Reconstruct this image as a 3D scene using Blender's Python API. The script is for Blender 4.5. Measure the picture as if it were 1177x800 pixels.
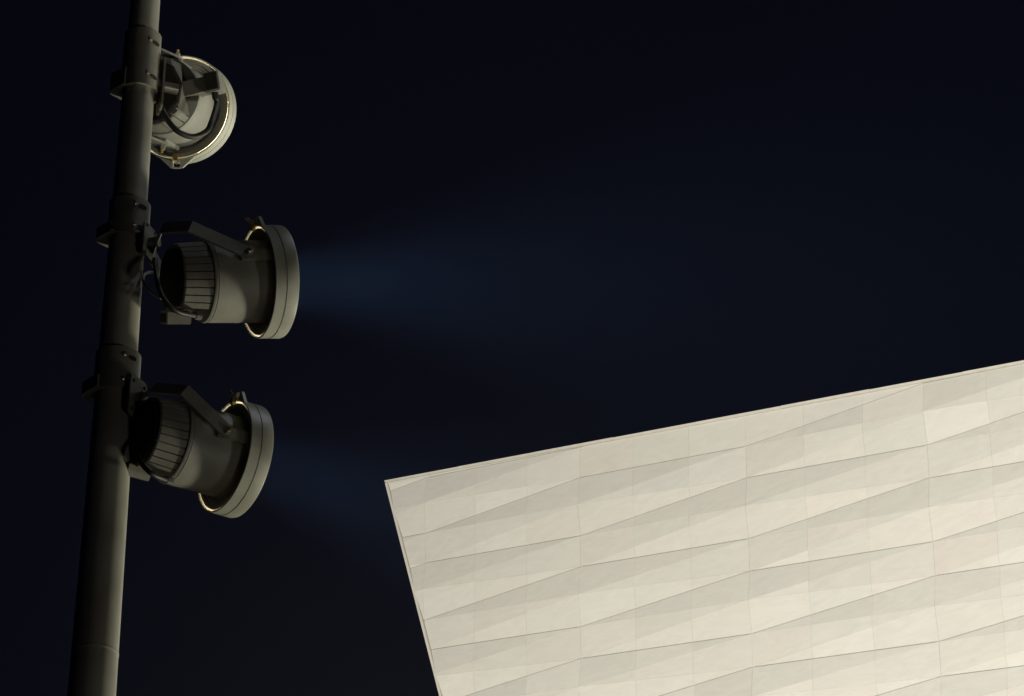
import bpy, bmesh, math, random
from mathutils import Vector, Matrix
random.seed(7)
for o in list(bpy.data.objects): bpy.data.objects.remove(o)
S = bpy.context.scene
C = S.collection
# ------------------------------------------------------------------ camera
W, H = 1177.0, 800.0
F, PITCH, ROLL = 4070.0, math.radians(30), math.radians(0.761)
CAM = Vector((0, 0, 1.6))
_f = Vector((0, math.cos(PITCH), math.sin(PITCH)))
_u = Vector((0, -math.sin(PITCH), math.cos(PITCH)))
_r = Vector((1, 0, 0))
RT = _r*math.cos(ROLL) + _u*math.sin(ROLL)
UP = _u*math.cos(ROLL) - _r*math.sin(ROLL)
FW = _f
cd = bpy.data.cameras.new('camera'); cam = bpy.data.objects.new('camera', cd); C.objects.link(cam)
m = Matrix((RT, UP, -FW)).transposed().to_4x4(); m.translation = CAM
cam.matrix_world = m
cd.sensor_width = 36; cd.lens = 36*F/W; cd.clip_start = 0.1; cd.clip_end = 2000
S.camera = cam
S.cycles.sample_clamp_direct = 6; S.cycles.sample_clamp_indirect = 2
S.render.resolution_x = 1024; S.render.resolution_y = 696
# ------------------------------------------------------------------ world: night sky
w = bpy.data.worlds.new('World'); S.world = w; w.use_nodes = True
nt = w.node_tree; bg = nt.nodes['Background']
bg.inputs['Color'].default_value = (0.10, 0.14, 1.0, 1); bg.inputs['Strength'].default_value = 0.0030
vs = S.view_settings; vs.view_transform = 'Standard'; vs.look = 'None'; vs.exposure = 0; vs.gamma = 1
# ------------------------------------------------------------------ lights
def light(name, kind, loc, target, energy, color, **kw):
    l = bpy.data.lights.new(name, kind); l.energy = energy; l.color = color
    for k, v in kw.items(): setattr(l, k, v)
    o = bpy.data.objects.new(name, l); C.objects.link(o); o.location = loc
    o.rotation_euler = (Vector(target)-Vector(loc)).to_track_quat('-Z', 'Y').to_euler()
    return o
AZ, TILT = math.radians(41.08), math.radians(0.6)
WU = Vector((math.cos(AZ), -math.sin(AZ), 0))                 # along the wall
WN = Vector((-math.sin(AZ), -math.cos(AZ), 0))                # out of the wall
WV = Vector((0, 0, math.cos(TILT))) + WN*math.sin(TILT)
WO = Vector((0, 50, 1.6)) + WU*1.67455 + WV*25.80757
def wall(s, t, d=0.0): return WO + WU*s + WV*t + WN*d
WARM = (1.0, 0.96, 0.945)
light('added_wall_light', 'SPOT', wall(23, -23, 29), wall(9, -1), 82000, WARM, spot_size=math.radians(95), spot_blend=1.0, shadow_soft_size=0.3)  # unseen spot added to light the wall from low right
light('added_wall_light', 'SPOT', wall(-3, -25, 24), wall(-1, -2), 20000, (1.0, 0.95, 0.83), spot_size=math.radians(80), spot_blend=1.0, shadow_soft_size=0.3)  # unseen fill added for the left part of the wall
light('added_front_right_fill', 'SPOT', (12, 7.4, 0.3), (-1.0, 10.9, 8.7), 950, (1.0, 0.97, 0.80), spot_size=math.radians(30), spot_blend=1.0, shadow_soft_size=0.9)  # added fill from low front right, brightens lamps and mast
light('added_rear_right_light', 'SPOT', (12.5, 18.3, 1.0), (-1.2, 10.7, 8.5), 9000, (1.0, 0.95, 0.72), spot_size=math.radians(26), spot_blend=0.9, shadow_soft_size=0.9)  # added light from behind right, brightens the mast's right edge
light('added_camera_side_fill', 'SPOT', (6, 3, 0.5), (-1.2, 10.7, 8.0), 190, (1.0, 0.93, 0.78), spot_size=math.radians(28), spot_blend=0.9, shadow_soft_size=0.6)  # weak fill added on the camera side for clamps and pole
light('added_top_lamp_fill', 'SPOT', (11, 6.2, 0.5), (-0.88, 11.2, 9.2), 8500, (1.0, 0.98, 0.82), spot_size=math.radians(6), spot_blend=1.0, shadow_soft_size=0.3)  # narrow cone added only to brighten the topmost lamp
light('added_overhead_fill', 'SPOT', (9, 12.5, 26), (-1.2, 10.7, 8.0), 1500, (0.92, 0.96, 1.0), spot_size=math.radians(16), spot_blend=0.8, shadow_soft_size=0.4)  # added cool fill from above for the tops of the lamps
# ------------------------------------------------------------------ helpers
def U(px, py, y):
    """world point on the ray of a photo pixel at horizontal distance y"""
    d = RT*(px-W/2) + UP*(H/2-py) + FW*F
    return CAM + d*(y/d.y)
def tag(o, label=None, cat=None, group=None, kind=None):
    if label: o['label'] = label
    if cat: o['category'] = cat
    if group: o['group'] = group
    if kind: o['kind'] = kind
    return o
def obj(name, bm, mat, parent=None, smooth=None):
    me = bpy.data.meshes.new(name); bmesh.ops.recalc_face_normals(bm, faces=bm.faces)
    bm.to_mesh(me); bm.free(); me.materials.append(mat)
    o = bpy.data.objects.new(name, me); C.objects.link(o)
    if parent: o.parent = parent
    if smooth is not None:
        for p in me.polygons: p.use_smooth = True
        me.set_sharp_from_angle(angle=math.radians(smooth))
    return o
def empty(name, loc, label, cat, group=None):
    o = bpy.data.objects.new(name, None); C.objects.link(o); o.location = loc; o.empty_display_size = .1
    return tag(o, label, cat, group)
def lathe(bm, prof, axis='X', n=72, closed=False, off=(0, 0, 0)):
    rings = []
    for (a, r) in prof:
        ring = []
        for i in range(n):
            t = 2*math.pi*i/n; c, s = r*math.cos(t), r*math.sin(t)
            p = (a, c, s) if axis == 'X' else (c, s, a)
            ring.append(bm.verts.new(Vector(p)+Vector(off)))
        rings.append(ring)
    k = len(rings)
    for j in range(k if closed else k-1):
        A, B = rings[j], rings[(j+1) % k]
        for i in range(n): bm.faces.new((A[i], A[(i+1) % n], B[(i+1) % n], B[i]))
    if not closed:
        bm.faces.new(rings[0]); bm.faces.new(rings[-1][::-1])
def box(bm, lo, hi, M=None, bevel=0.0):
    r = bmesh.ops.create_cube(bm, size=1)
    vs_ = r['verts']
    for v in vs_:
        v.co = Vector([lo[i]+(v.co[i]+.5)*(hi[i]-lo[i]) for i in range(3)])
    if bevel:
        es = list({e for v in vs_ for e in v.link_edges})
        rr = bmesh.ops.bevel(bm, geom=es, offset=bevel, segments=2, affect='EDGES')
        vs_ = list({v for f in rr['faces'] for v in f.verts} | {v for v in vs_ if v.is_valid})
    if M is not None:
        for v in vs_: v.co = M @ v.co
def prism(bm, pts, ext, M=None):
    """polygon (list of Vectors) extruded by vector ext"""
    a = [bm.verts.new(p) for p in pts]; b = [bm.verts.new(Vector(p)+ext) for p in pts]
    bm.faces.new(a); bm.faces.new(b[::-1])
    for i in range(len(a)):
        j = (i+1) % len(a); bm.faces.new((a[i], b[i], b[j], a[j]))
    if M is not None:
        for v in a+b: v.co = M @ v.co
def tube(bm, pts, r, n=12):
    pts = [Vector(p) for p in pts]; rings = []
    prev = None
    for i, p in enumerate(pts):
        t = (pts[min(i+1, len(pts)-1)]-pts[max(i-1, 0)]).normalized()
        if prev is None:
            prev = t.orthogonal().normalized()
        nrm = (prev - t*prev.dot(t)).normalized(); prev = nrm
        bn = t.cross(nrm)
        rings.append([bm.verts.new(p+(nrm*math.cos(2*math.pi*k/n)+bn*math.sin(2*math.pi*k/n))*r) for k in range(n)])
    for a, b in zip(rings, rings[1:]):
        for k in range(n): bm.faces.new((a[k], a[(k+1) % n], b[(k+1) % n], b[k]))
    bm.faces.new(rings[0]); bm.faces.new(rings[-1][::-1])
def spline(pts, n=10):
    P = [Vector(p) for p in pts]; P = [P[0]*2-P[1]]+P+[P[-1]*2-P[-2]]; out = []
    for i in range(1, len(P)-2):
        for k in range(n):
            t = k/n
            out.append(.5*((2*P[i])+(P[i+1]-P[i-1])*t+(2*P[i-1]-5*P[i]+4*P[i+1]-P[i+2])*t*t+(3*P[i]-P[i-1]-3*P[i+1]+P[i+2])*t**3))
    out.append(P[-2]); return out
# ------------------------------------------------------------------ materials
def mat(name, col, rough=.5, metal=0.0, noise=0.0, nscale=20, bump=0.0, bscale=300, spec=.5):
    m = bpy.data.materials.new(name); m.use_nodes = True; t = m.node_tree; b = t.nodes['Principled BSDF']
    b.inputs['Base Color'].default_value = (*col, 1); b.inputs['Roughness'].default_value = rough
    b.inputs['Metallic'].default_value = metal; b.inputs['Specular IOR Level'].default_value = spec
    tc = t.nodes.new('ShaderNodeTexCoord')
    if noise:
        n = t.nodes.new('ShaderNodeTexNoise'); n.inputs['Scale'].default_value = nscale; n.inputs['Detail'].default_value = 6
        r = t.nodes.new('ShaderNodeMapRange'); r.inputs['From Min'].default_value = .3; r.inputs['From Max'].default_value = .7
        r.inputs['To Min'].default_value = 1-noise; r.inputs['To Max'].default_value = 1+noise
        mx = t.nodes.new('ShaderNodeMix'); mx.data_type = 'RGBA'; mx.blend_type = 'MULTIPLY'; mx.inputs[0].default_value = 1
        mx.inputs[6].default_value = (*col, 1)
        t.links.new(tc.outputs['Object'], n.inputs['Vector']); t.links.new(n.outputs['Fac'], r.inputs['Value'])
        t.links.new(r.outputs[0], mx.inputs[7]); t.links.new(mx.outputs[2], b.inputs['Base Color'])
        rr = t.nodes.new('ShaderNodeMapRange'); rr.inputs['To Min'].default_value = max(.05, rough-.12); rr.inputs['To Max'].default_value = min(1, rough+.12)
        t.links.new(n.outputs['Fac'], rr.inputs['Value']); t.links.new(rr.outputs[0], b.inputs['Roughness'])
    if bump:
        n2 = t.nodes.new('ShaderNodeTexNoise'); n2.inputs['Scale'].default_value = bscale
        bp = t.nodes.new('ShaderNodeBump'); bp.inputs['Strength'].default_value = bump; bp.inputs['Distance'].default_value = .002
        t.links.new(tc.outputs['Object'], n2.inputs['Vector']); t.links.new(n2.outputs['Fac'], bp.inputs['Height']); t.links.new(bp.outputs[0], b.inputs['Normal'])
    return m
def emis(name, col, strength):
    m = bpy.data.materials.new(name); m.use_nodes = True; b = m.node_tree.nodes['Principled BSDF']
    b.inputs['Base Color'].default_value = (.5, .5, .5, 1); b.inputs['Emission Color'].default_value = (*col, 1); b.inputs['Emission Strength'].default_value = strength
    return m
M_POLE = mat('galvanised_pole', (.30, .295, .25), .55, .25, .2, 5, .25, 180)
M_CLAMP = mat('clamp_steel', (.24, .235, .19), .5, .3, .15, 14, .3, 200)
M_BODY = mat('grey_painted_aluminium', (.215, .213, .185), .50, .0, .20, 9, .35, 420)
M_FIN = mat('cast_fins', (.135, .132, .112), .55, .0, .12, 20, .3, 400)
M_REAR = mat('dark_rear_cover', (.022, .019, .017), .9, 0, .2, 20, .2, 300, spec=.15)
M_YOKE = mat('yoke_steel', (.20, .195, .165), .5, .3, .18, 16, .3, 250)
M_RIM = mat('rim_paint', (.31, .308, .265), .44, .0, .15, 10, .3, 420)
M_INNER = mat('dark_anodised_flange', (.26, .255, .215), .42, .2, .15, 20)
M_BRASS = mat('brass', (.55, .40, .16), .35, .9, .1, 40)
M_BOLT = mat('zinc_bolt', (.42, .40, .34), .35, .8, .1, 60)
M_RUB = mat('black_rubber', (.012, .012, .012), .55, 0, 0)
M_GREYCABLE = mat('grey_cable_sheath', (.22, .21, .18), .5)
M_BOX = mat('junction_box_plastic', (.17, .168, .145), .6, 0, .12, 30, .2, 300)
M_HOLE = mat('hole_shadow_gap', (.01, .01, .01), .9)
M_LENS = emis('lit_lens', (.75, .88, 1.0), 1.2)
M_LEAK = emis('leak_glow', (1.0, .84, .52), 8.0)  # emission standing in for lamp light that leaks past the flange
# ------------------------------------------------------------------ ground and haze
bm = bmesh.new()
vs4 = [bm.verts.new(p) for p in ((-200, -120, 0), (200, -120, 0), (200, 280, 0), (-200, 280, 0))]; bm.faces.new(vs4)
tag(obj('ground', bm, mat('plaza_asphalt', (.06, .058, .055), .8, 0, .3, .8, .4, 40)), kind='structure')
# ------------------------------------------------------------------ building
P_, WD, NN, A_ = 3.22073, 1.01061, 0.53059, -0.55233
def T(n, k):
    D = WD+NN; b = A_+WD-NN; i = n-1
    t = -((i//2)*D + (WD if i % 2 else 0)); odd = (n % 2 == 1)
    h = 0
    for j in (range(0, k) if k > 0 else range(k, 0)):
        st = A_ if ((j % 2 == 0) == odd) else b
        h += st if k > 0 else -st
    return t+h
TOPA, TOPS = 1.322, -0.1795
def top(s): return TOPA + TOPS*(s+4.143)
GT = -27.3
def left(t): return -4.143 + .306*(1.322-t)
SR = 34.0
outline = [(left(GT), GT), (SR, GT), (SR, top(SR)), (-4.143, 1.322)]
def halfclip(poly, px, py, nx, ny):
    """keep the side where (p-P).n >= 0"""
    out = []
    for i in range(len(poly)):
        a, b = poly[i], poly[(i+1) % len(poly)]
        da = (a[0]-px)*nx+(a[1]-py)*ny; db = (b[0]-px)*nx+(b[1]-py)*ny
        if da >= 0: out.append(a)
        if (da >= 0) != (db >= 0):
            t = da/(da-db); out.append((a[0]+(b[0]-a[0])*t, a[1]+(b[1]-a[1])*t))
    return out
def area(p): return .5*sum(p[i][0]*p[(i+1) % len(p)][1]-p[(i+1) % len(p)][0]*p[i][1] for i in range(len(p)))
def shrink_clip(poly, tri, gaps):
    """clip poly by ccw polygon tri with edge insets"""
    n = len(tri)
    for i in range(n):
        (ax, ay), (bx, by) = tri[i], tri[(i+1) % n]
        L = math.hypot(bx-ax, by-ay)
        if L < 1e-6: continue
        nx, ny = -(by-ay)/L, (bx-ax)/L
        poly = halfclip(poly, ax+nx*gaps[i], ay+ny*gaps[i], nx, ny)
        if len(poly) < 3: return []
    return poly
RELIEF = 0.058
STRONG, WEAK, VNODE, VMID = .0068, .0010, .0022, .0014
bld = empty('building', wall(0, GT), 'wedge shaped building clad in pale folded stone panels, lit from below', 'building')
inv = Matrix.Translation(bld.location).inverted()
bmP = bmesh.new(); tone = bmP.loops.layers.color.new('tone')
zone = shrink_clip(outline, outline, [.02, .0, .040, .056])
def depth_fn(tri, dep):
    (x1, y1), (x2, y2), (x3, y3) = tri; d1, d2, d3 = dep
    den = (y2-y3)*(x1-x3)+(x3-x2)*(y1-y3)
    def f(p):
        a = ((y2-y3)*(p[0]-x3)+(x3-x2)*(p[1]-y3))/den; b = ((y3-y1)*(p[0]-x3)+(x1-x3)*(p[1]-y3))/den
        return a*d1+b*d2+(1-a-b)*d3
    return f
def add_panel(poly, f):
    if len(poly) < 3 or abs(area(poly)) < 2e-3: return
    q = [poly[0]]
    for p in poly[1:]:
        if math.hypot(p[0]-q[-1][0], p[1]-q[-1][1]) > 1e-4: q.append(p)
    if math.hypot(q[0][0]-q[-1][0], q[0][1]-q[-1][1]) < 1e-4: q.pop()
    if len(q) < 3: return
    c = .5+random.gauss(0, .09); h = random.gauss(0, .5)
    jx = random.uniform(-.0015, .0015)
    a = [bmP.verts.new(inv @ wall(p[0], p[1], f(p)+jx)) for p in q]
    b = [bmP.verts.new(inv @ wall(p[0], p[1], f(p)-.045)) for p in q]
    fs = [bmP.faces.new(a)]
    for i in range(len(a)):
        j = (i+1) % len(a); fs.append(bmP.faces.new((a[i], b[i], b[j], a[j])))
    for fc in fs:
        for l in fc.loops: l[tone] = (min(1, max(0, c)), min(1, max(0, .5+h*.22)), random.random() if False else .5, 1)
for k in range(-2, int(SR/P_)+1):
    s0, s1 = k*P_, (k+1)*P_
    for n in range(-6, 60):
        ul, ur, ll, lr = (s0, T(n, k)), (s1, T(n, k+1)), (s0, T(n+1, k)), (s1, T(n+1, k+1))
        if max(ul[1], ur[1]) < GT-1 or min(ll[1], lr[1]) > top(s0)+.5: continue
        flat = (n == 0 and k in (0, 1))
        if flat:
            tris = [([ul, ll, lr, ur], (0, 0, 0, 0), [VNODE, STRONG, VNODE, STRONG])]
        elif ul[1]-ll[1] > ur[1]-lr[1]:       # wide on the left
            mid = (s0, (ul[1]*.52+ll[1]*.48))
            tris = [([ul, mid, ur], (0, RELIEF, 0), [VNODE, WEAK, STRONG]),
                    ([mid, lr, ur], (RELIEF, 0, 0), [WEAK, VNODE, WEAK]),
                    ([mid, ll, lr], (RELIEF, 0, 0), [VNODE, STRONG, WEAK])]
        else:
            mid = (s1, (ur[1]*.52+lr[1]*.48))
            tris = [([ul, mid, ur], (0, RELIEF, 0), [WEAK, VNODE, STRONG]),
                    ([ul, ll, mid], (0, 0, RELIEF), [VNODE, WEAK, WEAK]),
                    ([ll, lr, mid], (0, 0, RELIEF), [STRONG, VNODE, WEAK])]
        for tri, dep, gaps in tris:
            f = (lambda p: 0.0) if len(tri) == 4 else depth_fn(tri, dep)
            poly = shrink_clip(tri, tri, gaps)
            if len(poly) < 3: continue
            poly = shrink_clip(poly, zone, [0]*4)
            for j in range(3):
                a, b = s0+P_*j/3, s0+P_*(j+1)/3
                pp = halfclip(poly, a+(VMID if j else 0), 0, 1, 0) if poly else []
                pp = halfclip(pp, b-(VMID if j < 2 else 0), 0, -1, 0) if pp else []
                add_panel(pp, f)
# stone material: batch tone of every slab + veining
ms = bpy.data.materials.new('limestone_slabs'); ms.use_nodes = True; t = ms.node_tree; b = t.nodes['Principled BSDF']
b.inputs['Roughness'].default_value = .75; b.inputs['Specular IOR Level'].default_value = .25
at = t.nodes.new('ShaderNodeAttribute'); at.attribute_name = 'tone'
sp = t.nodes.new('ShaderNodeSeparateColor'); t.links.new(at.outputs['Color'], sp.inputs[0])
cr = t.nodes.new('ShaderNodeValToRGB'); cr.color_ramp.elements[0].color = (.53, .51, .44, 1); cr.color_ramp.elements[1].color = (.67, .64, .565, 1)
hr = t.nodes.new('ShaderNodeValToRGB'); hr.color_ramp.elements[0].color = (.97, 1.0, .985, 1); hr.color_ramp.elements[1].color = (1.03, .985, .95, 1)
t.links.new(sp.outputs[0], cr.inputs[0]); t.links.new(sp.outputs[1], hr.inputs[0])
tc = t.nodes.new('ShaderNodeTexCoord'); mp = t.nodes.new('ShaderNodeMapping'); mp.inputs['Scale'].default_value = (1, 1, 3.2)
mp.inputs['Rotation'].default_value = (0, .25, 0)
nz = t.nodes.new('ShaderNodeTexNoise'); nz.inputs['Scale'].default_value = 1.8; nz.inputs['Detail'].default_value = 9; nz.inputs['Distortion'].default_value = 1.6
nm = t.nodes.new('ShaderNodeMapRange'); nm.inputs['From Min'].default_value = .3; nm.inputs['From Max'].default_value = .7; nm.inputs['To Min'].default_value = .955; nm.inputs['To Max'].default_value = 1.03
t.links.new(tc.outputs['Object'], mp.inputs[0]); t.links.new(mp.outputs[0], nz.inputs['Vector']); t.links.new(nz.outputs['Fac'], nm.inputs['Value'])
x1 = t.nodes.new('ShaderNodeMix'); x1.data_type = 'RGBA'; x1.blend_type = 'MULTIPLY'; x1.inputs[0].default_value = 1
x2 = t.nodes.new('ShaderNodeMix'); x2.data_type = 'RGBA'; x2.blend_type = 'MULTIPLY'; x2.inputs[0].default_value = 1
t.links.new(cr.outputs[0], x1.inputs[6]); t.links.new(hr.outputs[0], x1.inputs[7]); t.links.new(x1.outputs[2], x2.inputs[6]); t.links.new(nm.outputs[0], x2.inputs[7])
t.links.new(x2.outputs[2], b.inputs['Base Color'])
nb = t.nodes.new('ShaderNodeTexNoise'); nb.inputs['Scale'].default_value = 14; nb.inputs['Detail'].default_value = 6
bp = t.nodes.new('ShaderNodeBump'); bp.inputs['Strength'].default_value = .25; bp.inputs['Distance'].default_value = .01
t.links.new(tc.outputs['Object'], nb.inputs['Vector']); t.links.new(nb.outputs['Fac'], bp.inputs['Height']); t.links.new(bp.outputs[0], b.inputs['Normal'])
obj('stone_cladding', bmP, ms, bld)
# wall mass behind the cladding
DEEP = 16.0
bm = bmesh.new()
prism(bm, [inv @ wall(s, t_, -.03) for s, t_ in shrink_clip(outline, outline, [0, 0, .03, .03])], -WN*DEEP)
obj('wall', bm, mat('dark_joint_backing', (.10, .095, .08), .85, 0, .1, 3), bld)
# coping along the top and trim up the leaning edge
M_COP = mat('stone_coping', (.56, .53, .44), .6, 0, .06, 6, .2, 60)
bm = bmesh.new()
tl = (-4.143, 1.322); tr = (SR, top(SR))
sa = tl[0]
while sa < SR:
    sb = min(sa+P_/2, SR); ga = 0.0 if sa == tl[0] else .005; jt = random.uniform(-.003, .003); jd = .03+random.uniform(-.003, .003)
    prism(bm, [inv @ wall(s_, top(s_)+jt-dz, jd) for s_, dz in ((sa+ga, 0), (sa+ga+(.01 if not ga else 0), .03), (sb, .03), (sb, 0))], -WN*(DEEP+.05)); sa = sb
obj('coping', bm, M_COP, bld)
bm = bmesh.new()
e0, e1 = (-4.143+.012, 1.322-.05), (left(GT), GT)
prism(bm, [inv @ wall(*p, .025) for p in (e0, (e1[0], e1[1]), (e1[0]+.045, e1[1]), (e0[0]+.045, e0[1]+.002))], -WN*.5)
obj('edge_trim', bm, M_COP, bld)
# ------------------------------------------------------------------ pole
PY = 10.62
def pole_c(py):      # centre line pixel
    return (167.3-.0777*py)
ax = U(pole_c(400), 400, PY); PX = ax.x
def height(py): return U(pole_c(py), py, PY).z
def rad(py):
    p = U(pole_c(py), py, PY); return (33.4+.0272*py)/2/F*(p-CAM).length*1.0
ztop, zbot = height(-260), 0.0
zr = [(0.0, rad(800)+(height(800))*.0035)] + [(height(y), rad(y)) for y in (800, 600, 400, 200, 0)] + [(ztop, rad(-260))]
pole = empty('lighting_mast', (PX, PY, 0), 'tall tapered grey metal mast carrying the three floodlights, at the left', 'light pole')
bm = bmesh.new(); lathe(bm, [(z, r) for z, r in zr], 'Z', 96)
obj('shaft', bm, M_POLE, pole, 40)
bm = bmesh.new(); r0 = rad(752)
zz = height(752); lathe(bm, [(zz-.006, r0+.0005), (zz-.004, r0+.0012), (zz+.004, r0+.0012), (zz+.006, r0+.0005)], 'Z', 96)
obj('weld_seam', bm, M_POLE, pole, 40)
bm = bmesh.new(); box(bm, (-.22, -.22, 0), (.22, .22, .025), bevel=.004); obj('base_plate', bm, M_CLAMP, pole)
for sx in (-1, 1):
    for sy in (-1, 1):
        bm = bmesh.new(); lathe(bm, [(.02, .018), (.05, .018)], 'Z', 6, off=(sx*.17, sy*.17, 0)); obj('anchor_bolt', bm, M_BOLT, pole)

def clamp(pt, pb, plate_dir, label, spread):
    """steel clamp round the mast between photo rows pt (top) and pb (bottom)"""
    z1, z0 = height(pt), height(pb); r = rad((pt+pb)/2); zc = (z0+z1)/2
    c = empty('pole_clamp', (PX, PY, z0), label, 'pole clamp', 'steel clamps round the mast'); h = z1-z0
    ro = r+.013
    # front half: round shell
    bm = bmesh.new(); n = 40; pts = []
    a0, a1 = math.radians(-152), math.radians(20)
    for i in range(n+1):
        a = a0+(a1-a0)*i/n; pts.append(Vector((ro*math.cos(a), ro*math.sin(a), 0)))
    for i in range(n, -1, -1):
        a = a0+(a1-a0)*i/n; pts.append(Vector(((r+.002)*math.cos(a), (r+.002)*math.sin(a), 0)))
    a = [bm.verts.new(p) for p in pts]; b = [bm.verts.new(p+Vector((0, 0, h))) for p in pts]; N = len(pts)
    for i in range(N): bm.faces.new((a[i], a[(i+1) % N], b[(i+1) % N], b[i]))
    for i in range(n):
        bm.faces.new((a[i], a[i+1], a[N-2-i], a[N-1-i])); bm.faces.new((b[i], b[N-1-i], b[N-2-i], b[i+1]))
    obj('front_shell', bm, M_CLAMP, c, 35)
    # rear half: V bracket whose point sticks out to the left
    bm = bmesh.new(); tip = -(r+.046)
    outer = [(-r*.72, -r-.012), (tip, -.012), (tip, .012), (-r*.5, r+.03), (r*.7, r+.03), (r+.025, r*.55)]
    prism(bm, [Vector((x, y, .002)) for x, y in [(-r*.62, -r*.80), (-r*.80, -r-.006), (tip, -.012), (tip+.0, .014), (-r*.5, r+.03), (r*.7, r+.03), (r+.025, r*.55), (r+.02, r*.2), (r*.93, r*.4), (r*.5, r*.87), (0, r*1.0), (-r*.5, r*.87), (-r*.9, r*.45), (-r*1.01, 0), (-r*.9, -r*.45)]], Vector((0, 0, h*.3)))
    obj('rear_bracket', bm, M_CLAMP, c)
    # bolts through the front shell
    for fz in (.20, .80):
        ang = math.radians(-66+spread); M = Matrix.Translation((0, 0, h*fz)) @ Matrix.Rotation(ang, 4, 'Z')
        bm = bmesh.new(); lathe(bm, [(ro-.001, .0085), (ro+.0045, .0085), (ro+.006, .006)], 'X', 6)
        for v in bm.verts: v.co = M @ v.co
        obj('bolt', bm, M_BOLT, c)
        M2 = Matrix.Translation((0, 0, h*fz-.006)) @ Matrix.Rotation(ang+math.radians(22), 4, 'Z')
        bm = bmesh.new(); lathe(bm, [(ro-.001, .009), (ro+.0015, .009)], 'X', 16)
        for v in bm.verts: v.co = M2 @ Vector((v.co.x, v.co.y*1.9, v.co.z))
        obj('slot_shade', bm, M_HOLE, c)  # raised dark disc, its colour stands in for shade in a slot
    return c, z0, z1, r
G = 'floodlights clamped to the mast'
LR = .200
def floodlight(front_px, y, dcam, label, pivx, corner_px, base_px, box_dir, box_r, box_x, latch_dir, pivot_dir=None, tiltp=0.0, cable=None, beam=0.0, gland_dir=None, cable_r=.0085, loops=(), corner_local=None):
    d = (RT*dcam[0]+UP*dcam[1]+FW*dcam[2]).normalized()
    a = Vector((d.y, -d.x, 0)).normalized()           # pivot axis, towards the camera side
    if pivot_dir: a = RT*pivot_dir[0]+UP*pivot_dir[1]; a = (a-d*a.dot(d)).normalized()
    if tiltp: a = Matrix.Rotation(tiltp, 3, d) @ a
    yv = -a; up = d.cross(yv)                         # right handed: x=d, y=yv, z=up
    def ang(cx, cy):
        v = RT*cx+UP*cy; return math.atan2(v.dot(up), v.dot(yv))
    box_ang = ang(*box_dir); latch_angs = [ang(*latch_dir)]
    R3 = Matrix((d, yv, up)).transposed()
    Fc = U(front_px[0], front_px[1], y)
    root = empty('floodlight', Fc, label, 'floodlight', G)
    root.matrix_world = Matrix.Translation(Fc) @ R3.to_4x4()
    loc = lambda wpt: R3.transposed() @ (Vector(wpt)-Fc)
    # housing barrel with bead at the rear seam
    bm = bmesh.new()
    lathe(bm, [(-.292, .100), (-.292, .139), (-.290, .1445), (-.284, .1465), (-.280, .1465), (-.279, .1440), (-.276, .1440), (-.275, .1455), (-.09, .1455), (-.060, .1455), (-.046, .1455), (-.044, .12)], n=96)
    obj('housing', bm, M_BODY, root, 30)
    # heat sink: fins with a flat on the box side
    bm = bmesh.new(); NF = 30; ba = box_ang
    sec = []
    ca = math.cos(math.radians(46))
    for i in range(NF):
        for q, hi in ((0.0, 1), (.25, 1), (.5, 1), (.84, 1), (.86, 0), (.985, 0)):
            th = 2*math.pi*(i+q)/NF
            dl = (th-ba+math.pi) % (2*math.pi)-math.pi
            r = .139 if hi else .128
            if abs(dl) < math.radians(46): r = min(.139*ca/math.cos(dl), .139)
            sec.append((r, th))
    def ring(x, s=1.0): return [bm.verts.new((x, r*s*math.cos(th), r*s*math.sin(th))) for r, th in sec]
    rs = [ring(-.398, .92), ring(-.392, .95), ring(-.292, 1.0)]
    for A, B in zip(rs, rs[1:]):
        for i in range(len(A)): j = (i+1) % len(A); bm.faces.new((A[i], A[j], B[j], B[i]))
    bm.faces.new(rs[0]); bm.faces.new(rs[-1][::-1])
    hs = obj('heat_sink', bm, M_FIN, root, 25)
    bm = bmesh.new(); n8 = 10
    lathe(bm, [(-.412, .108), (-.408, .116), (-.399, .119)], n=n8); obj('rear_cover', bm, M_REAR, root)
    # lens flange, stepped
    bm = bmesh.new()
    lathe(bm, [(-.058, .140), (-.058, .154), (-.066, .156), (-.066, .163), (-.072, .165), (-.072, .173), (-.080, .176), (-.082, .1882), (-.077, .1885), (-.066, .172), (-.046, .176), (-.036, .187), (-.033, .187), (-.034, .140)], n=96, closed=True)
    obj('lens_flange', bm, M_INNER, root, 25)
    # shroud rim with groove and rolled front edge
    bm = bmesh.new()
    lathe(bm, [(-.088, .1955), (-.088, .1985), (-.086, .200), (-.050, .200), (-.049, .1985), (-.0465, .1985), (-.0455, .2005), (-.008, .2005), (-.002, .1985), (0, .195), (-.002, .192), (-.010, .1935), (-.080, .1935)], n=128, closed=True)
    obj('rim', bm, M_RIM, root, 25)
    # lens disc, plus an added glowing ring that imitates light leaking at the rim
    bm = bmesh.new(); lathe(bm, [(-.030, .178), (-.026, .178), (-.020, .12), (-.018, .02)], n=64); obj('lens', bm, M_LENS, root, 30)
    bm = bmesh.new(); lathe(bm, [(-.0705, .180), (-.0705, .1845), (-.064, .1845), (-.064, .180)], n=96, closed=True)
    ed = obj('leak_glow_ring', bm, M_LEAK, root, 30)
    # spokes joining flange and shroud
    for q in range(5):
        M = Matrix.Rotation(2*math.pi*(q+.31)/5, 4, 'X'); bm = bmesh.new(); box(bm, (-.062, -.004, .178), (-.056, .004, .195), M); obj('spoke', bm, M_INNER, root)
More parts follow.
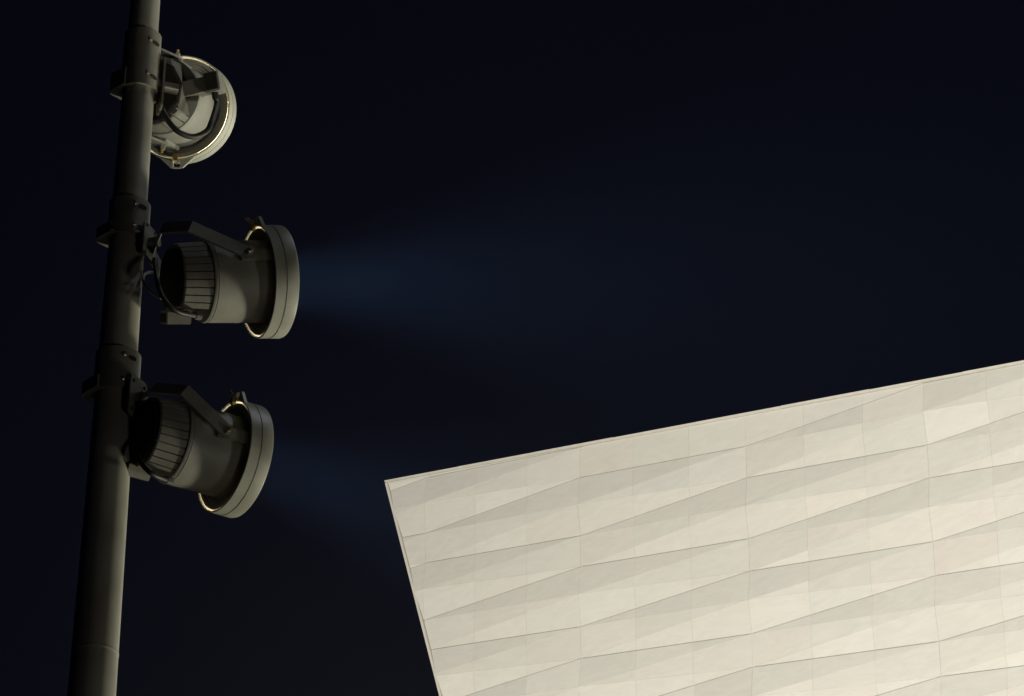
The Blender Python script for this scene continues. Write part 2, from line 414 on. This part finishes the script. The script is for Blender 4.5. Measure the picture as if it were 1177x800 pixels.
    # junction box
    if True:
        M = Matrix.Rotation(ba-math.pi/2, 4, 'X')     # local z -> box direction
        bm = bmesh.new(); box(bm, (box_x[0], -.037, box_r[0]), (box_x[1], .037, box_r[1]), M, bevel=.003)
        jb = obj('junction_box', bm, M_BOX, root)
        bm = bmesh.new(); box(bm, (box_x[0]-.003, -.031, box_r[0]+.006), (box_x[0]-.0005, .031, box_r[1]-.006), M, bevel=.001)
        obj('cover_plate', bm, M_REAR, jb)
        bm = bmesh.new(); prism(bm, [Vector((box_x[0]+.02, -.028, .09)), Vector((box_x[1]+.02, -.028, .10)), Vector((box_x[1]+.004, -.028, box_r[0]+.004)), Vector((box_x[0]+.012, -.028, box_r[0]+.004))], Vector((0, .056, 0)), M)
        obj('box_neck', bm, M_FIN, root)
        if gland_dir:
            gy = gland_dir
            g0 = M @ Vector((sum(box_x)/2-.01, gy*.037, sum(box_r)/2)); g1 = M @ Vector((sum(box_x)/2-.01, gy*.062, sum(box_r)/2))
            pts = [g0.lerp(g1, .9), g0.lerp(g1, 1.8)] + [loc(c) for c in cable]
        else:
            pts = [loc(c) for c in cable]; g0 = pts[0]; g1 = pts[0].lerp(pts[1], .6)
        bm = bmesh.new(); tube(bm, [g0, g1], .013, 8); tube(bm, [g0.lerp(g1, .75), g0.lerp(g1, 1.15)], .010, 12); obj('cable_gland', bm, M_RUB, root)
        bm = bmesh.new(); tube(bm, spline(pts, 12), cable_r, 12); obj('cable', bm, M_RUB, root, 60)
        for lp in loops:
            bm = bmesh.new(); tube(bm, spline([loc(c) for c in lp], 12), .0055, 12); obj('cable', bm, M_GREYCABLE, root, 60)
    # latches
    for la in latch_angs:
        M = Matrix.Rotation(la-math.pi/2, 4, 'X')
        bm = bmesh.new()
        for s in (-1, 1):   # cheeks running out to the tab
            prism(bm, [Vector((-.086, s*.070, .188)), Vector((-.086, s*.024, .229)), Vector((-.086, s*.014, .229)), Vector((-.086, s*.014, .199)), Vector((-.086, s*.020, .197))], Vector((.012, 0, 0)), M)
        prism(bm, [Vector((-.085, -.014, .226)), Vector((-.085, .014, .226)), Vector((-.085, .014, .231)), Vector((-.085, -.014, .231))], Vector((.010, 0, 0)), M)
        lt = obj('latch', bm, M_RIM, root)
        bm = bmesh.new()
        for s in (-1, 1): tube(bm, [M @ Vector(p) for p in ((-.075, s*.013, .202), (-.100, s*.013, .206), (-.122, s*.012, .224))], .0022, 8)
        box(bm, (-.104, -.010, .178), (-.090, .010, .202), M, bevel=.002)
        obj('latch_hook', bm, M_BRASS, lt)
    # yoke: flat bar bent into a U round the barrel
    rad_ = .163
    def onplane(px, yl):
        dr = (RT*(px[0]-W/2)+UP*(H/2-px[1])+FW*F); k_ = (yl-(CAM-Fc).dot(yv))/dr.dot(yv)
        return loc(CAM+dr*k_)
    bm_all = bmesh.new()
    p_near, p_far = Vector((pivx, -rad_, 0)), Vector((pivx, rad_, 0))
    cN = onplane(corner_px, -rad_); bN = onplane(base_px, -.075)
    by = .10 if corner_local else .075
    if corner_local: cN = Vector((corner_local[0], -rad_, corner_local[1])); bN = Vector((corner_local[0], -.10, corner_local[1]))
    cF, bF = Vector((cN.x, rad_, cN.z)), Vector((bN.x, by, bN.z))
    bd = (cN-p_near).normalized(); wdir = Vector((0, 1, 0)).cross(bd).normalized()
    path = [p_near, cN, bN, bF, cF, p_far]; th = .0045; hw = .0265
    offs = []
    for i, p in enumerate(path):
        tA = (path[i]-path[i-1]).normalized() if i else (path[1]-path[0]).normalized()
        tB = (path[i+1]-path[i]).normalized() if i < len(path)-1 else tA
        nA, nB = tA.cross(wdir), tB.cross(wdir); nn_ = (nA+nB).normalized(); k_ = 1/max(.4, nn_.dot(nA)); offs.append(nn_*k_*th)
    rows = []
    for p, o_ in zip(path, offs):
        rows.append([bm_all.verts.new(p+wdir*hw+o_), bm_all.verts.new(p-wdir*hw+o_), bm_all.verts.new(p-wdir*hw-o_), bm_all.verts.new(p+wdir*hw-o_)])
    for A, B in zip(rows, rows[1:]):
        for i in range(4): j = (i+1) % 4; bm_all.faces.new((A[i], A[j], B[j], B[i]))
    bm_all.faces.new(rows[0]); bm_all.faces.new(rows[-1][::-1])
    for s in (-1, 1):      # rounded ends
        M = Matrix.Translation((pivx, s*rad_, 0)) @ Matrix.Rotation(math.pi/2, 4, 'Z')
        r0_ = len(bm_all.verts); lathe(bm_all, [(-th-.0006, hw), (th+.0006, hw)], 'X', 32)
        bm_all.verts.ensure_lookup_table()
        for v in bm_all.verts[r0_:]: v.co = M @ v.co
    yk = obj('yoke', bm_all, M_YOKE, root)
    for s in (-1, 1):
        M = Matrix.Translation((pivx, s*rad_, 0)) @ Matrix.Rotation(s*math.pi/2, 4, 'Z')
        bm = bmesh.new(); lathe(bm, [(.004, .017), (.008, .017), (.008, .0135), (.020, .0135), (.022, .011)], 'X', 6)
        for v in bm.verts: v.co = M @ v.co
        pb_ = obj('pivot_bolt', bm, M_BOLT, root)
        bm = bmesh.new(); lathe(bm, [(.021, .0075), (.034, .0075)], 'X', 16)
        for v in bm.verts: v.co = M @ v.co
        obj('threaded_stud', bm, M_BRASS, pb_)
        bm = bmesh.new(); box(bm, (pivx-.03, -.022, 0), (-.068, .022, .017), Matrix.Translation((0, s*(.143), 0)) @ Matrix.Rotation(-s*math.pi/2, 4, 'X'), bevel=.003); obj('pivot_boss', bm, M_BODY, root)
    # bracket plate and spacer that carry the yoke on the clamp
    if beam:
        l = bpy.data.lights.new('beam', 'AREA'); l.shape = 'DISK'; l.size = .21; l.energy = beam; l.color = (.24, .54, 1.0); l.spread = math.radians(54)
        lo = bpy.data.objects.new('beam_lamp', l); C.objects.link(lo); lo.parent = root; lo.location = (-.012, 0, 0)
        lo.rotation_euler = Vector((1, 0, 0)).to_track_quat('-Z', 'Y').to_euler()
    return Fc+R3 @ ((bN+bF)/2)
def bracket(c, z0, z1, r, target, w=.10, h=.155):
    """upright plate bolted to the clamp facing the yoke; child of the clamp"""
    o = Vector((PX, PY, z0)); tg = Vector(target)-o
    dr = Vector((tg.x, tg.y, 0)).normalized(); zc = tg.z
    sd = Vector((-dr.y, dr.x, 0)); d0 = r+.022; d1 = d0+.008
    bm = bmesh.new(); pts = []
    for cx, cz, s in ((1, 1, 0), (-1, 1, 1), (-1, -1, 2), (1, -1, 3)):
        for q in range(5):
            an = math.pi/2*(s+q/4); pts.append(dr*d0+sd*(cx*(w/2-.02)+.02*math.cos(an))+Vector((0, 0, zc+cz*(h/2-.02)+.02*math.sin(an))))
    prism(bm, pts, dr*(d1-d0)); obj('bracket_plate', bm, M_CLAMP, c)
    for sz in (-1, 1):
        for sx in (-1, 1):
            bm = bmesh.new(); p = sd*(sx*.032)+Vector((0, 0, zc+sz*.055)); tube(bm, [dr*(d1-.001)+p, dr*(d1+.0015)+p], .007, 12); obj('slot_shade', bm, M_HOLE, c)  # dark discs painted in for the shade inside plate holes
    L = Vector((tg.x, tg.y, 0)).length
    bm = bmesh.new(); tube(bm, [dr*(d1)+Vector((0, 0, zc)), dr*(L+.006)+Vector((0, 0, zc))], .02, 24); obj('spigot', bm, M_BOLT, c)
    bm = bmesh.new(); tube(bm, [dr*(r-.01)+Vector((0, 0, zc)), dr*(d0)+Vector((0, 0, zc))], .03, 24); obj('spacer', bm, M_CLAMP, c)

# ---- upper
c1, z0, z1, r = clamp(43, 107, None, 'topmost steel clamp on the mast, holding the lamp seen from behind', 8)
yf = floodlight((214, 129), PY+.50, (.225, -.14, .963), 'topmost of the three floodlights, seen from behind with its black cable looping down', -.20, (190, 64), (180, 78),
           (.97, .16), (.182, .240), (-.34, -.27), (.0, -1), pivot_dir=(.12, 1), gland_dir=-1, cable_r=.0105, corner_local=(-.445, .05),
           cable=[U(243, 140, PY+.13), U(237, 151, PY+.12), U(222, 157, PY+.10), U(206, 152, PY+.07), U(195, 141, PY+.05), U(187, 127, PY+.04), U(178, 104, PY+.06)])
bracket(c1, z0, z1, r, (PX+.13, PY+.045, height(94)), w=.075, h=.225)
# ---- middle
c2, z0, z1, r = clamp(237, 277, None, 'middle steel clamp on the mast with the bent yoke of the level lamp', 0)
yf = floodlight((322, 324), PY+.09, (.914, .0, .405), 'middle of the three floodlights, aimed level to the right with blue glow at its lens', -.165, (219, 261), (187, 262),
           (-.1, -1), (.105, .150), (-.43, -.34), (-.15, 1), tiltp=math.radians(-9), beam=1050,
           cable=[U(229, 364, PY-.02), U(219, 362, PY-.10), U(204, 358, PY-.16), U(190, 346, PY-.19), U(182, 329, PY-.19), U(179, 310, PY-.14), U(178, 298, PY-.04)],
           loops=[[U(186, 343, PY-.10), U(176, 337, PY-.08), U(166, 326, PY-.05), U(165, 317, PY-.02), U(171, 313, PY+.02), U(180, 315, PY+.05)]])
bracket(c2, z0, z1, r, yf, h=.13)
# ---- lower
c3, z0, z1, r = clamp(410, 456, None, 'lowest steel clamp on the mast with a rounded plate and two bolts', 0)
yf = floodlight((283, 531), PY+.16, (.844, -.258, .47), 'lowest of the three floodlights, tilted down with a bright arc under its rim', -.165, (212, 449), (176, 446),
           (-.35, -1), (.105, .150), (-.43, -.34), (-.1, 1), beam=720,
           cable=[U(196, 553, PY-.02), U(186, 550, PY-.10), U(172, 543, PY-.15), U(161, 530, PY-.13), U(154, 513, PY-.07), U(149, 500, PY+.0)])
bracket(c3, z0, z1, r, yf)
# ------------------------------------------------------------------ haze
bm = bmesh.new(); box(bm, (-210, -130, -1), (210, 290, 45))
mh = bpy.data.materials.new('haze'); mh.use_nodes = True; t = mh.node_tree
t.nodes.remove(t.nodes['Principled BSDF'])
pv = t.nodes.new('ShaderNodeVolumePrincipled'); pv.inputs['Color'].default_value = (.85, .9, 1, 1); pv.inputs['Density'].default_value = .00004
t.links.new(pv.outputs[0], t.nodes['Material Output'].inputs['Volume'])
tag(obj('haze', bm, mh), kind='stuff')
